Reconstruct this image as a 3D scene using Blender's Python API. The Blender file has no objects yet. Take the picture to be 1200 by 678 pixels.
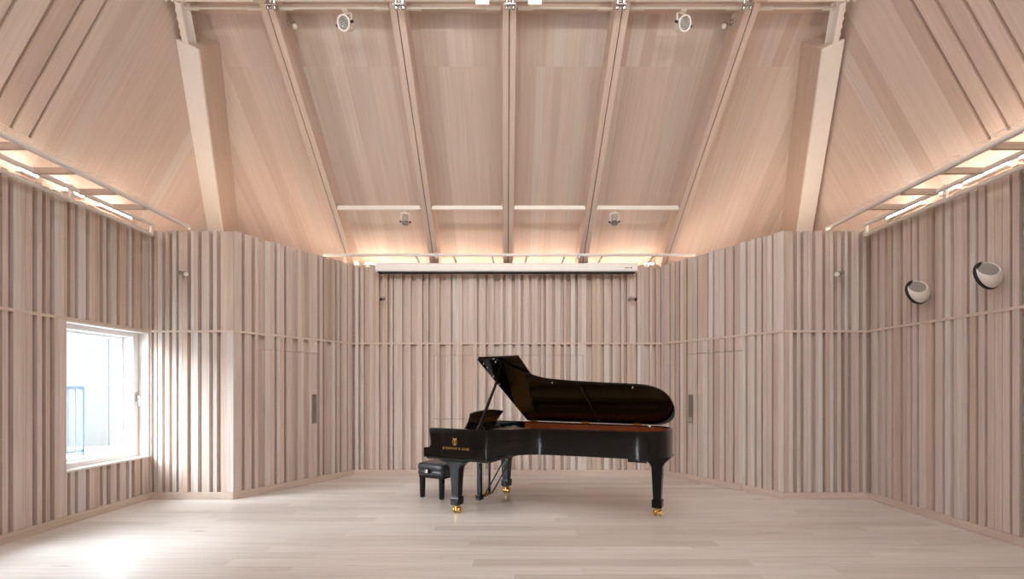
import bpy, bmesh, math, random
from mathutils import Vector, Matrix
V = Vector
random.seed(7)
C = bpy.context.scene.collection
H = 1.45            # eye height
WASH_FILL = 15
CEIL_FILL = 22
F = 567.0           # focal length in pixels of the 1200 px wide frame
PX0, PY0 = 600.0, 454.0

def P(px, py, Y):
    """point at depth Y seen at pixel px,py"""
    return V(((px-PX0)*Y/F, Y, H+(PY0-py)*Y/F))

# ------------------------------------------------------------------ mesh builder
class MB:
    def __init__(s):
        s.v=[]; s.f=[]; s.uv=[]; s.t=[]; s.m=[]; s.sm=[]
    def face(s, pts, tone=.5, mi=0, uv=None, smooth=False):
        b=len(s.v); s.v+= [tuple(p) for p in pts]
        s.f.append(list(range(b,b+len(pts)))); s.t.append(tone); s.m.append(mi); s.sm.append(smooth)
        s.uv.append(uv or [(0,0)]*len(pts))
    def poly(s, verts, faces, tone=.5, mi=0, smooth=False):
        b=len(s.v); s.v+=[tuple(p) for p in verts]
        for f in faces:
            s.f.append([b+i for i in f]); s.t.append(tone); s.m.append(mi); s.sm.append(smooth)
            s.uv.append([(verts[i][0],verts[i][2]) for i in f])
    def box(s, o, a, b, c, tone=None, mi=0):
        o,a,b,c=V(o),V(a),V(b),V(c)
        if a.cross(b).dot(c)<0: a,b=b,a
        if tone is None: tone=random.random()
        p=[o,o+a,o+a+b,o+b,o+c,o+a+c,o+a+b+c,o+b+c]
        L=[a.length,b.length,c.length]
        ru,rv=random.random()*50,random.random()*50
        base=len(s.v); s.v+=[tuple(q) for q in p]
        for idx,(i,j) in (((0,3,2,1),(1,0)),((4,5,6,7),(0,1)),((0,1,5,4),(0,2)),((1,2,6,5),(1,2)),((2,3,7,6),(0,2)),((3,0,4,7),(1,2))):
            s.f.append([base+k for k in idx]); s.t.append(tone); s.m.append(mi); s.sm.append(False)
            # v = along the longest of the two directions
            d=[a,b,c]; x,y=(i,j) if L[i]<=L[j] else (j,i)
            ex,ey=d[x].normalized(),d[y].normalized()
            s.uv.append([(ru+(p[k]-o).dot(ex),rv+(p[k]-o).dot(ey)) for k in idx])
    def bx(s, x0,x1,y0,y1,z0,z1,tone=None,mi=0):
        s.box((x0,y0,z0),(x1-x0,0,0),(0,y1-y0,0),(0,0,z1-z0),tone,mi)
    def bar(s, p0, p1, w, h, up=(0,0,1), tone=None, mi=0):
        """bar from p0 to p1, w across, h along up, centred"""
        p0,p1=V(p0),V(p1); d=p1-p0; up=V(up); n=d.normalized()
        x=n.cross(up).normalized(); u=x.cross(n).normalized()
        s.box(p0-x*w/2-u*h/2, x*w, u*h, d, tone, mi)
    def rings(s, rings, cap0=True, cap1=True, mi=0, smooth=True, tone=.5, closed=True):
        b=len(s.v); n=len(rings[0])
        for r in rings: s.v+=[tuple(p) for p in r]
        def add(f,sm):
            s.f.append(f); s.t.append(tone); s.m.append(mi); s.sm.append(sm)
            s.uv.append([(s.v[i][0],s.v[i][2]) for i in f])
        for i in range(len(rings)-1):
            for j in range(n if closed else n-1):
                k=(j+1)%n
                add([b+i*n+j,b+i*n+k,b+(i+1)*n+k,b+(i+1)*n+j],smooth)
        if cap0: add([b+j for j in range(n)][::-1],False)
        if cap1: add([b+(len(rings)-1)*n+j for j in range(n)],False)
    def cyl(s, p0,p1,r0,r1=None,n=16,mi=0,cap=True,tone=.5):
        r1=r0 if r1 is None else r1
        p0,p1=V(p0),V(p1); d=(p1-p0).normalized()
        x=d.orthogonal().normalized(); y=d.cross(x)
        rg=[[p+(x*math.cos(2*math.pi*k/n)+y*math.sin(2*math.pi*k/n))*r for k in range(n)] for p,r in ((p0,r0),(p1,r1))]
        s.rings(rg,cap,cap,mi,True,tone)
    def tube(s, pts, r, n=8, mi=0):
        pts=[V(p) for p in pts]; rg=[]; prev=None
        for i,p in enumerate(pts):
            d=(pts[min(i+1,len(pts)-1)]-pts[max(i-1,0)]).normalized()
            if prev is None: x=d.orthogonal().normalized()
            else: x=(prev-d*prev.dot(d)).normalized()
            prev=x; y=d.cross(x)
            rg.append([p+(x*math.cos(2*math.pi*k/n)+y*math.sin(2*math.pi*k/n))*r for k in range(n)])
        s.rings(rg,True,True,mi)
    def lathe(s, prof, M=None, n=24, mi=0, cap0=True, cap1=True):
        """profile (r, z) around z axis, then matrix"""
        M=M or Matrix()
        rg=[[M@V((r*math.cos(2*math.pi*k/n),r*math.sin(2*math.pi*k/n),z)) for k in range(n)] for r,z in prof]
        s.rings(rg,cap0,cap1,mi)
    def torus(s, c, axis, R, r, n=32, m=10, mi=0):
        c=V(c); a=V(axis).normalized(); x=a.orthogonal().normalized(); y=a.cross(x)
        rg=[]
        for i in range(n+1):
            t=2*math.pi*i/n; d=x*math.cos(t)+y*math.sin(t)
            rg.append([c+d*(R+r*math.cos(2*math.pi*k/m))+a*r*math.sin(2*math.pi*k/m) for k in range(m)])
        s.rings(rg,False,False,mi)
    def build(s, name, mats, parent=None, bevel=0, sharp=35, seg=2, recalc=True):
        me=bpy.data.meshes.new(name)
        me.from_pydata(s.v,[],s.f)
        uvl=me.uv_layers.new(name='UVMap')
        tl=me.attributes.new('tone','FLOAT','FACE')
        tl.data.foreach_set('value',s.t)
        flat=[c for f in s.uv for q in f for c in q]
        uvl.data.foreach_set('uv',flat)
        me.polygons.foreach_set('material_index',s.m)
        me.polygons.foreach_set('use_smooth',s.sm)
        if not isinstance(mats,(list,tuple)): mats=[mats]
        for m in mats: me.materials.append(m)
        if recalc:
            bm=bmesh.new(); bm.from_mesh(me); bmesh.ops.recalc_face_normals(bm,faces=bm.faces); bm.to_mesh(me); bm.free()
        me.update()
        if any(s.sm): me.set_sharp_from_angle(angle=math.radians(sharp))
        o=bpy.data.objects.new(name,me); C.objects.link(o)
        if parent: o.parent=parent
        if bevel:
            b=o.modifiers.new('bevel','BEVEL'); b.width=bevel; b.segments=seg; b.limit_method='ANGLE'; b.angle_limit=math.radians(40); b.harden_normals=False
        return o

def empty(name, loc, label=None, cat=None, group=None, rz=0):
    o=bpy.data.objects.new(name,None); C.objects.link(o); o.location=loc; o.rotation_euler=(0,0,rz); o.empty_display_size=.1
    return tag(o,label,cat,group)
def tag(o,label=None,cat=None,group=None,kind=None):
    if label: o['label']=label
    if cat: o['category']=cat
    if group: o['group']=group
    if kind: o['kind']=kind
    return o
def struct(o): o['kind']='structure'; return o
def rebase(o):
    """move a single-mesh thing's origin to the middle of its underside"""
    me=o.data; xs=[v.co for v in me.vertices]
    lo=V([min(c[i] for c in xs) for i in range(3)]); hi=V([max(c[i] for c in xs) for i in range(3)])
    c=V(((lo.x+hi.x)/2,(lo.y+hi.y)/2,lo.z)); me.transform(Matrix.Translation(-c)); o.location=c
    return o

# ------------------------------------------------------------------ materials
def srgb(r,g,b):
    f=lambda c:(c/255/12.92) if c/255<=.04045 else ((c/255+.055)/1.055)**2.4
    return (f(r),f(g),f(b),1)
def mat(name, col, rough=.5, metal=0, spec=.5, noise=0, scale=20, coat=0, emit=None, estr=0):
    m=bpy.data.materials.new(name); m.use_nodes=True; nt=m.node_tree; b=nt.nodes['Principled BSDF']
    b.inputs['Base Color'].default_value=col; b.inputs['Roughness'].default_value=rough
    b.inputs['Metallic'].default_value=metal; b.inputs['Specular IOR Level'].default_value=spec
    b.inputs['Coat Weight'].default_value=coat
    if noise:
        tc=nt.nodes.new('ShaderNodeTexCoord'); n=nt.nodes.new('ShaderNodeTexNoise'); n.inputs['Scale'].default_value=scale
        nt.links.new(tc.outputs['Object'],n.inputs['Vector'])
        mx=nt.nodes.new('ShaderNodeMix'); mx.data_type='RGBA'
        mx.inputs[6].default_value=[c*(1-noise) for c in col[:3]]+[1]; mx.inputs[7].default_value=[min(1,c*(1+noise)) for c in col[:3]]+[1]
        nt.links.new(n.outputs['Fac'],mx.inputs[0]); nt.links.new(mx.outputs[2],b.inputs['Base Color'])
    if emit:
        b.inputs['Emission Color'].default_value=emit; b.inputs['Emission Strength'].default_value=estr
    return m
def wood(name, stops, rough=.55, grain=(55,1.3), gl=.80, gh=1.08, spec=.3, knots=0):
    m=bpy.data.materials.new(name); m.use_nodes=True; nt=m.node_tree; N=nt.nodes; b=N['Principled BSDF']
    at=N.new('ShaderNodeAttribute'); at.attribute_name='tone'; at.attribute_type='GEOMETRY'
    cr=N.new('ShaderNodeValToRGB'); e=cr.color_ramp.elements
    for i,(p,c) in enumerate(stops):
        el=e[i] if i<2 else e.new(p)
        el.position=p; el.color=c
    nt.links.new(at.outputs['Fac'],cr.inputs['Fac'])
    uv=N.new('ShaderNodeUVMap'); uv.uv_map='UVMap'
    mp=N.new('ShaderNodeMapping'); mp.inputs['Scale'].default_value=(grain[0],grain[1],1)
    nt.links.new(uv.outputs['UV'],mp.inputs['Vector'])
    n=N.new('ShaderNodeTexNoise'); n.inputs['Scale'].default_value=1; n.inputs['Detail'].default_value=4; n.inputs['Distortion'].default_value=.4
    nt.links.new(mp.outputs['Vector'],n.inputs['Vector'])
    mr=N.new('ShaderNodeMapRange'); mr.inputs['From Min'].default_value=.25; mr.inputs['From Max'].default_value=.75
    mr.inputs['To Min'].default_value=gl; mr.inputs['To Max'].default_value=gh
    nt.links.new(n.outputs['Fac'],mr.inputs['Value'])
    mul=N.new('ShaderNodeMix'); mul.data_type='RGBA'; mul.blend_type='MULTIPLY'; mul.inputs[0].default_value=1
    nt.links.new(cr.outputs['Color'],mul.inputs[6]); nt.links.new(mr.outputs['Result'],mul.inputs[7])
    out=mul.outputs[2]
    if knots:
        mp2=N.new('ShaderNodeMapping'); mp2.inputs['Scale'].default_value=(7,1.6,1); nt.links.new(uv.outputs['UV'],mp2.inputs['Vector'])
        n2=N.new('ShaderNodeTexNoise'); n2.inputs['Scale'].default_value=1; n2.inputs['Detail'].default_value=3
        nt.links.new(mp2.outputs['Vector'],n2.inputs['Vector'])
        r2=N.new('ShaderNodeMapRange'); r2.inputs['From Min'].default_value=.68; r2.inputs['From Max'].default_value=.8; r2.inputs['To Min'].default_value=1; r2.inputs['To Max'].default_value=1-knots
        nt.links.new(n2.outputs['Fac'],r2.inputs['Value'])
        m2=N.new('ShaderNodeMix'); m2.data_type='RGBA'; m2.blend_type='MULTIPLY'; m2.inputs[0].default_value=1
        nt.links.new(out,m2.inputs[6]); nt.links.new(r2.outputs['Result'],m2.inputs[7]); out=m2.outputs[2]
    nt.links.new(out,b.inputs['Base Color'])
    b.inputs['Roughness'].default_value=rough; b.inputs['Specular IOR Level'].default_value=spec
    return m

WALLW=wood('larch_cladding',[(0,srgb(216,205,196)),(.2,srgb(211,195,184)),(.4,srgb(203,186,174)),(.6,srgb(212,194,182)),(.8,srgb(195,175,160)),(.93,srgb(206,182,164)),(1,srgb(219,212,206))],.6)
ROOFW=wood('larch_ceiling',[(0,srgb(213,196,184)),(.3,srgb(209,189,176)),(.6,srgb(204,185,172)),(.85,srgb(197,176,162)),(1,srgb(210,197,187))],.6,(40,.8),.88,1.05)
BEAMW=wood('larch_beam',[(0,srgb(211,190,175)),(1,srgb(199,177,160))],.6,(45,.9),.88,1.05)
TRIMW=wood('larch_trim',[(0,srgb(213,194,180)),(1,srgb(203,183,167))],.55)
FLOORW=wood('oak_floor',[(0,srgb(228,220,212)),(.4,srgb(220,211,202)),(.8,srgb(207,196,185)),(1,srgb(222,215,207))],.32,(28,.9),.82,1.07,.5,.45)
LININGW=wood('painted_lining',[(0,srgb(226,218,210)),(1,srgb(220,210,200))],.5,(45,.9),.95,1.02)
WHITE=mat('white_paint',srgb(240,235,230),.45,noise=.03)
CREAM=mat('cream_metal',srgb(224,216,206),.4,noise=.03)
WFRAME=mat('white_window_paint',srgb(236,234,232),.4,noise=.02)
GREYM=mat('grey_metal',srgb(172,168,162),.4,.15,noise=.05)
THROAT=mat('grey_mouth',srgb(150,143,135),.6,noise=.06)
CHROME=mat('chrome',srgb(200,198,194),.18,1,noise=.02)
STEEL=mat('brushed_steel',srgb(150,144,136),.35,.8,noise=.05,scale=60)
DARK=mat('dark_gap',srgb(34,30,28),.6,noise=.1)
BLACKP=mat('black_polish',(.0045,.0036,.003,1),.07,0,.42,noise=.1)
BLACKL=mat('black_leg_lacquer',(.006,.0055,.005,1),.16,0,.22,noise=.1)
BLACKS=mat('black_satin',(.012,.0105,.010,1),.28,0,.5,noise=.1)
LEATHER=mat('black_leather',(.024,.028,.033,1),.30,0,.55,noise=.25,scale=40)
MAHOG=mat('mahogany',srgb(158,80,46),.22,0,.5,noise=.22,scale=9,coat=.3)
GOLDP=mat('gold_plate',srgb(176,132,72),.32,.7,noise=.08)
BRASS=mat('brass',srgb(236,194,112),.2,1,noise=.04)
SPRUCE=mat('spruce',srgb(196,150,96),.4,noise=.08)
IVORY=mat('ivory',srgb(235,230,218),.25,noise=.02)
FELT=mat('felt',srgb(90,24,22),.9,noise=.1)
LED=mat('led_strip',srgb(255,236,214),.5,emit=(1,.84,.69,1),estr=24.0)
LAMPG=mat('fill_lamp_diffuser',srgb(250,248,244),.5,emit=(1,.975,.945,1),estr=3)  # glow of the added ceiling fill lamps
RUBBER=mat('pale_rubber',srgb(190,186,178),.6,noise=.05)
FACADE=mat('grey_panel',srgb(172,170,166),.8,noise=.04)
CONC=mat('pale_render',srgb(222,226,230),.8,noise=.04)
RAILM=mat('blue_grey_railing',srgb(66,80,90),.5,noise=.05)
def grille_mat():
    m=mat('lamp_grille',srgb(110,108,106),.5); nt=m.node_tree; b=nt.nodes['Principled BSDF']
    tc=nt.nodes.new('ShaderNodeTexCoord'); v=nt.nodes.new('ShaderNodeTexVoronoi'); v.inputs['Scale'].default_value=70; v.feature='DISTANCE_TO_EDGE'
    nt.links.new(tc.outputs['Object'],v.inputs['Vector'])
    cr=nt.nodes.new('ShaderNodeValToRGB'); cr.color_ramp.elements[0].color=srgb(196,192,186); cr.color_ramp.elements[1].color=srgb(70,66,64)
    cr.color_ramp.elements[0].position=.05; cr.color_ramp.elements[1].position=.16
    nt.links.new(v.outputs['Distance'],cr.inputs['Fac']); nt.links.new(cr.outputs['Color'],b.inputs['Base Color'])
    return m
GRILLE=grille_mat()
def glass_mat():
    m=bpy.data.materials.new('window_glass'); m.use_nodes=True; nt=m.node_tree; nt.nodes.clear()
    o=nt.nodes.new('ShaderNodeOutputMaterial'); t=nt.nodes.new('ShaderNodeBsdfTransparent'); g=nt.nodes.new('ShaderNodeBsdfGlossy'); g.inputs['Roughness'].default_value=.02
    t.inputs['Color'].default_value=(.95,.98,1,1)
    mx=nt.nodes.new('ShaderNodeMixShader'); lw=nt.nodes.new('ShaderNodeLayerWeight'); lw.inputs['Blend'].default_value=.5
    pw=nt.nodes.new('ShaderNodeMath'); pw.operation='POWER'; pw.inputs[1].default_value=4; nt.links.new(lw.outputs['Facing'],pw.inputs[0])
    ml=nt.nodes.new('ShaderNodeMath'); ml.operation='MULTIPLY_ADD'; ml.inputs[1].default_value=.45; ml.inputs[2].default_value=.03; nt.links.new(pw.outputs[0],ml.inputs[0])
    nt.links.new(ml.outputs[0],mx.inputs[0]); nt.links.new(t.outputs[0],mx.inputs[1]); nt.links.new(g.outputs[0],mx.inputs[2]); nt.links.new(mx.outputs[0],o.inputs[0])
    return m
GLASS=glass_mat()

# ------------------------------------------------------------------ room plan (from the floor edges of the photo)
XL,XR=-4.71,4.63
YS=6.285                     # stub walls
YB=8.02                      # back wall
A0,A1=V((-3.62,YS,0)),V((-2.617,YB,0))      # left angled wall
B0,B1=V((2.50,YB,0)),V((3.53,YS,0))         # right angled wall
YR=-3.5                      # wall behind the camera
ZT=3.49; ZR0,ZR1=2.168,2.198; ZB=.093
BD=.085                      # board build-up

def px_s(px,p0,d):
    r=(px-PX0)/F     # X = r*Y
    den=d.x-r*d.y
    return (r*p0.y-p0.x)/den

def make_wall(name, p0, p1, nrm, pxs, holes=(), hi_pattern=None, ext=(0,0), backing_holes=()):
    """clad wall from p0 to p1; nrm points into the room; pxs = recess intervals in pixels"""
    p0,p1=V(p0),V(p1); L=(p1-p0).length; d=(p1-p0).normalized(); n=V(nrm)
    rec=[]
    for a,b in pxs:
        s0,s1=sorted((px_s(a,p0,d),px_s(b,p0,d)))
        if s1>0 and s0<L: rec.append((max(0,s0),min(L,s1)))
    rec.sort()
    # continue with an irregular rhythm where the photo shows nothing
    def fill(a,b):
        s=a
        while s<b-.12:
            w=random.choice((.05,.07,.09,.12,.16)); s+=w
            if s>b-.05: break
            rec.append((s,min(b,s+random.choice((.035,.045,.055,.05))))); s=rec[-1][1]
    if rec:
        if rec[0][0]>.5: fill(0,rec[0][0]-.08)
        if rec[-1][1] if False else max(r[1] for r in rec)<L-.5: fill(max(r[1] for r in rec),L)
    else: fill(0,L)
    rec.sort()
    boards=[]
    s=0
    def raised(a,b):
        w=b-a
        if w<.004: return
        k=max(1,int(round(w/random.choice((.055,.07,.05)))))
        cuts=[a]+sorted(a+w*(i+random.uniform(-.2,.2))/k for i in range(1,k))+[b]
        for x0,x1 in zip(cuts,cuts[1:]):
            dp=random.choice((0,-.002,-.004,-.010)); 
            t0=random.random()
            boards.append((x0,x1-.0015,ZB,ZR0,-BD,dp,t0)); boards.append((x0,x1-.0015,ZR1,ZT-random.choice((0,.004,.012)),-BD,dp,(t0 if random.random()<.5 else random.random())))
    for a,b in rec:
        raised(s,a)
        wd=b-a
        dp=-.068 if wd<.1 else -.045
        boards.append((a,b,ZB,ZR0,-BD,dp,.45+random.random()*.45)); boards.append((a,b,ZR1,ZT-.02,-BD,dp-.004,.45+random.random()*.45))
        s=max(s,b)
    raised(s,L)
    main=MB(); dests=[MB() for _ in holes]
    def emit(mb,x0,x1,z0,z1,d0,d1,t):
        if x1-x0<.002 or z1-z0<.002: return
        mb.box(p0+d*x0+n*d0+V((0,0,z0)), d*(x1-x0), n*(d1-d0), V((0,0,z1-z0)), t)
    for bd in boards:
        pieces=[bd[:4]]
        for hi,(h0,h1,z0,z1,g) in enumerate(holes):
            nxt=[]
            for (x0,x1,a,b) in pieces:
                if x1<=h0 or x0>=h1 or b<=z0 or a>=z1: nxt.append((x0,x1,a,b)); continue
                if x0<h0: nxt.append((x0,h0,a,b)); x0=h0
                if x1>h1: nxt.append((h1,x1,a,b)); x1=h1
                if a<z0: nxt.append((x0,x1,a,z0)); a=z0
                if b>z1: nxt.append((x0,x1,z1,b)); b=z1
                if g is not None:
                    emit(dests[hi],max(x0,h0+g),min(x1,h1-g),max(a,z0+g),min(b,z1-g),bd[4],bd[5],bd[6])
            pieces=nxt
        for q in pieces: emit(main,*q,bd[4],bd[5],bd[6])
    # backing slab with window openings
    rects=[(-ext[0],L+ext[1],0,ZT-.03)]
    for (h0,h1,z0,z1) in backing_holes:
        nxt=[]
        for (x0,x1,a,b) in rects:
            if x1<=h0 or x0>=h1 or b<=z0 or a>=z1: nxt.append((x0,x1,a,b)); continue
            if x0<h0: nxt.append((x0,h0,a,b)); x0=h0
            if x1>h1: nxt.append((h1,x1,a,b)); x1=h1
            if a<z0: nxt.append((x0,x1,a,z0))
            if b>z1: nxt.append((x0,x1,z1,b))
        rects=nxt
    for (x0,x1,a,b) in rects: emit(main,x0,x1,a,b,-.14,-BD-.001,.9)
    o=struct(main.build(name,WALLW,recalc=False))
    outs=[]
    for mb in dests: outs.append(mb)
    # mid-height rail and baseboard
    return o,outs,(p0,d,n,L)

def strip(name, frame, z0, z1, d0, d1, holes=(), m=TRIMW, tone=.4):
    p0,d,n,L=frame; mb=MB(); segs=[(0,L)]
    for h0,h1 in holes:
        nx=[]
        for a,b in segs:
            if h1<=a or h0>=b: nx.append((a,b)); continue
            if a<h0: nx.append((a,h0))
            if b>h1: nx.append((h1,b))
        segs=nx
    for a,b in segs: mb.box(p0+d*a+n*d0+V((0,0,z0)), d*(b-a), n*(d1-d0), V((0,0,z1-z0)), tone)
    return struct(mb.build(name,m,bevel=.002,recalc=False))

def iv(sc,off,*pairs): return [(off+a/sc,off+b/sc) for a,b in pairs]
LWpx=iv(6.667,0,(0,22),(68,105),(255,292),(330,360),(395,428),(528,555),(590,615),(675,700),(785,813),(840,865),(912,937),(985,1010),(1030,1055),(1100,1115),(1165,1186))
LSpx=iv(6.783,170,(50,70),(130,155),(188,215),(248,268),(335,360),(420,450),(510,540),(570,598))
LApx=iv(6.78,270,(22,30),(90,118),(172,198),(225,278),(352,375),(428,447),(497,538),(585,625),(692,712),(735,750),(770,810),(833,850),(870,885),(928,938),(970,982))
BKpx=iv(6.163,410,(28,38),(62,80),(100,140),(210,232),(272,290),(310,318),(378,400),(440,480),(522,545),(568,585),(650,690),(730,745),(812,858),(918,935),(980,1000),(1042,1085),(1105,1125))+iv(6.163,590,(60,85),(125,145),(185,205),(247,270),(290,308),(352,372),(412,435),(455,485),(518,535),(600,640),(705,727),(768,788),(830,850),(870,893),(955,968),(1018,1058),(1080,1103),(1125,1143))
RApx=iv(6.78,770,(20,38),(95,105),(137,143),(170,180),(230,243),(315,325),(400,408),(440,455),(530,545),(600,612),(700,715),(775,790),(828,840),(910,922))
RSpx=iv(7.533,910,(48,75),(143,180),(210,243),(305,345),(405,437),(500,537),(570,603),(630,663),(730,763),(795,818))
RWpx=iv(6.163,1010,(42,62),(108,125),(168,182),(212,225),(278,292),(345,362),(395,412),(505,522),(578,597),(637,655),(755,775),(820,838),(885,905),(1060,1085),(1135,1160))

# window opening on the left wall, and an added unseen one nearer the camera, lighting the floor
WY0,WY1,WZ0,WZ1=5.116,YS-.001,.57,2.168
W2Y0,W2Y1=2.75,4.15
lw_p0,lw_p1=V((XL,YR,0)),V((XL,YS,0))
wall_left,_,fLW=make_wall('wall_left',lw_p0,lw_p1,(1,0,0),LWpx,
    holes=[(WY0-YR,WY1-YR+.01,WZ0-.022,WZ1+.001,None),(W2Y0-YR,W2Y1-YR,WZ0,WZ1,None)],
    ext=(0,0),backing_holes=[(WY0-YR,WY1-YR+.01,WZ0-.022,WZ1),(W2Y0-YR,W2Y1-YR,WZ0,WZ1)])
wall_ls,_,fLS=make_wall('wall_left_return',(XL,YS,0),A0,(0,-1,0),LSpx,ext=(.0,0))
na=(A1-A0).normalized(); nA=V((na.y,-na.x,0))
dA=(A1-A0).normalized()
da0,da1=px_s(303,A0,dA),px_s(371.5,A0,dA)
wall_la,oLA,fLA=make_wall('wall_left_angled',A0,A1,nA,LApx,holes=[(da0,da1,0,1.975,.005)],ext=(0,.10))
hx0,hx1=px_s(508,A1,V((1,0,0))),px_s(684,A1,V((1,0,0)))
wall_bk,oBK,fBK=make_wall('wall_back',A1,B0,(0,-1,0),BKpx,holes=[(hx0,hx1,.93,1.99,.005)],ext=(.10,.10))
nb=(B1-B0).normalized(); nB=V((-abs(nb.y),-abs(nb.x),0)).normalized()
db0,db1=px_s(804.5,B0,nb),px_s(870,B0,nb)
wall_ra,oRA,fRA=make_wall('wall_right_angled',B0,B1,nB,RApx,holes=[(db0,db1,0,1.975,.005)],ext=(.10,0))
wall_rs,_,fRS=make_wall('wall_right_return',B1,(XR,YS,0),(0,-1,0),RSpx,ext=(0,.12))
wall_rw,_,fRW=make_wall('wall_right',(XR,YS,0),(XR,YR,0),(-1,0,0),RWpx,ext=(.12,0))

d1=struct(oLA[0].build('door_1',WALLW,recalc=False)); d2=struct(oRA[0].build('door_2',WALLW,recalc=False))
hatch=rebase(oBK[0].build('wall_hatch',WALLW,recalc=False)); tag(hatch,'wide slatted hatch panel flush in the back wall behind the piano lid','hatch')

# rails and baseboards
rail_holes={'left':[]}
for nm,fr in (('left',fLW),('left_return',fLS),('left_angled',fLA),('back',fBK),('right_angled',fRA),('right_return',fRS),('right',fRW)):
    strip('trim_rail_'+nm,fr,ZR0,ZR1,-BD,.003,tone=.2)
    hl=[]
    if nm=='left_angled': hl=[(da0,da1)]
    if nm=='right_angled': hl=[(db0,db1)]
    strip('baseboard_'+nm,fr,0,ZB-.002,-BD,.006,holes=hl,tone=.6)
for dr,fr,(a,b) in ((d1,fLA,(da0,da1)),(d2,fRA,(db0,db1))):
    p0,d,n,L=fr; mb=MB(); mb.box(p0+d*(a+.003)-n*BD+V((0,0,.004)),d*(b-a-.006),n*(BD+.006),V((0,0,ZB-.006)),.6)
    mb.build('kick_board',TRIMW,dr,recalc=False)
# door pulls
def onwall(fr,px,z,off=0):
    p0,d,n,L=fr; return p0+d*px_s(px,p0,d)+n*off+V((0,0,z))
def wz(fr,px,py):
    q=onwall(fr,px,0); return H+(PY0-py)*q.y/F
def pull(dr,fr,px0,px1,y0,y1,name='pull_plate',m=STEEL,label=None,parts=True):
    z1,z0=wz(fr,px0,y0),wz(fr,px0,y1); p0,d,n,L=fr
    s0,s1=px_s(px0,p0,d),px_s(px1,p0,d)
    mb=MB(); mb.box(p0+d*s0+n*(-.004)+V((0,0,z0)),d*(s1-s0),n*.010,V((0,0,z1-z0)))
    o=mb.build(name,m,dr,bevel=.002)
    if label: o['label']=label
    return o,(p0,d,n,s0,s1,z0,z1)
pull(d1,fLA,365.5,370.5,462,496,label='brushed steel pull plate')
_,(p0,d,n,s0,s1,z0,z1)=pull(d2,fRA,807,812,462,495,label='brushed steel pull plate')
mb=MB(); mb.box(p0+d*(s0+.008)+n*.006+V((0,0,z0+.02)),d*(s1-s0-.016),n*.006,V((0,0,.07))); mb.build('lock_cover',GREYM,d2,bevel=.002)
o,_=pull(d2,fRA,818,822.5,449,461,name='keypad_plate',m=TRIMW)

# floor
mb=MB(); y=YR
while y<YB+.2:
    w=.165; x=-5.1-random.random()*2
    while x<5.1:
        l=random.uniform(1.6,2.6); x1=min(x+l,5.2)
        t=random.random(); ru,rv=random.random()*40,random.random()*40
        mb.face([(max(x,-5.2),y,0),(x1,y,0),(x1,y+w,0),(max(x,-5.2),y+w,0)],t,0,[(ru,rv),(ru,rv+x1-x),(ru+w,rv+x1-x),(ru+w,rv)])
        x+=l
    y+=w
fl=struct(mb.build('floor',FLOORW,recalc=False))
fl['kind']='structure'
mb=MB(); mb.bx(-5.25,5.25,YR-.3,YB+.9,-.2,-.004,.5); struct(mb.build('floor_slab',CONC))

# ------------------------------------------------------------------ roof planes
M_=.78; CR=8.36; CB=8.79     # k = C - M*Y  (k = height above the eye): rafter soffit and boarding of the back slope
KS=10.94; MS=1.77            # side slopes  k = KS - MS*|X|
KT=4.95                      # flat top
def yb(k,c=CB): return (c-k)/M_
def xs(k): return (KS-k)/MS
KLOW=1.93
# back slope: boards, cut at the hips
mb=MB()
def back_pt(x,k): return V((x,yb(k),H+k))
kj=.663*CB/(.663+M_)
xx=-xs(KLOW)
while xx<xs(KLOW):
    w=random.choice((.11,.14,.17,.20)); x1=min(xx+w,xs(KLOW))
    tone=random.random()
    for a,b in ((KLOW,kj),(kj,KT)):
        pts=[back_pt(xx,a),back_pt(x1,a),back_pt(x1,b),back_pt(xx,b)]
        ru,rv=random.random()*40,random.random()*40
        l=(b-a)*1.63
        mb.face(pts,min(1,max(0,tone+random.uniform(-.3,.3))),0,[(ru,rv),(ru+w,rv),(ru+w,rv+l),(ru,rv+l)])
    xx=x1
struct(mb.build('ceiling_back',ROOFW,recalc=False))
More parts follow.
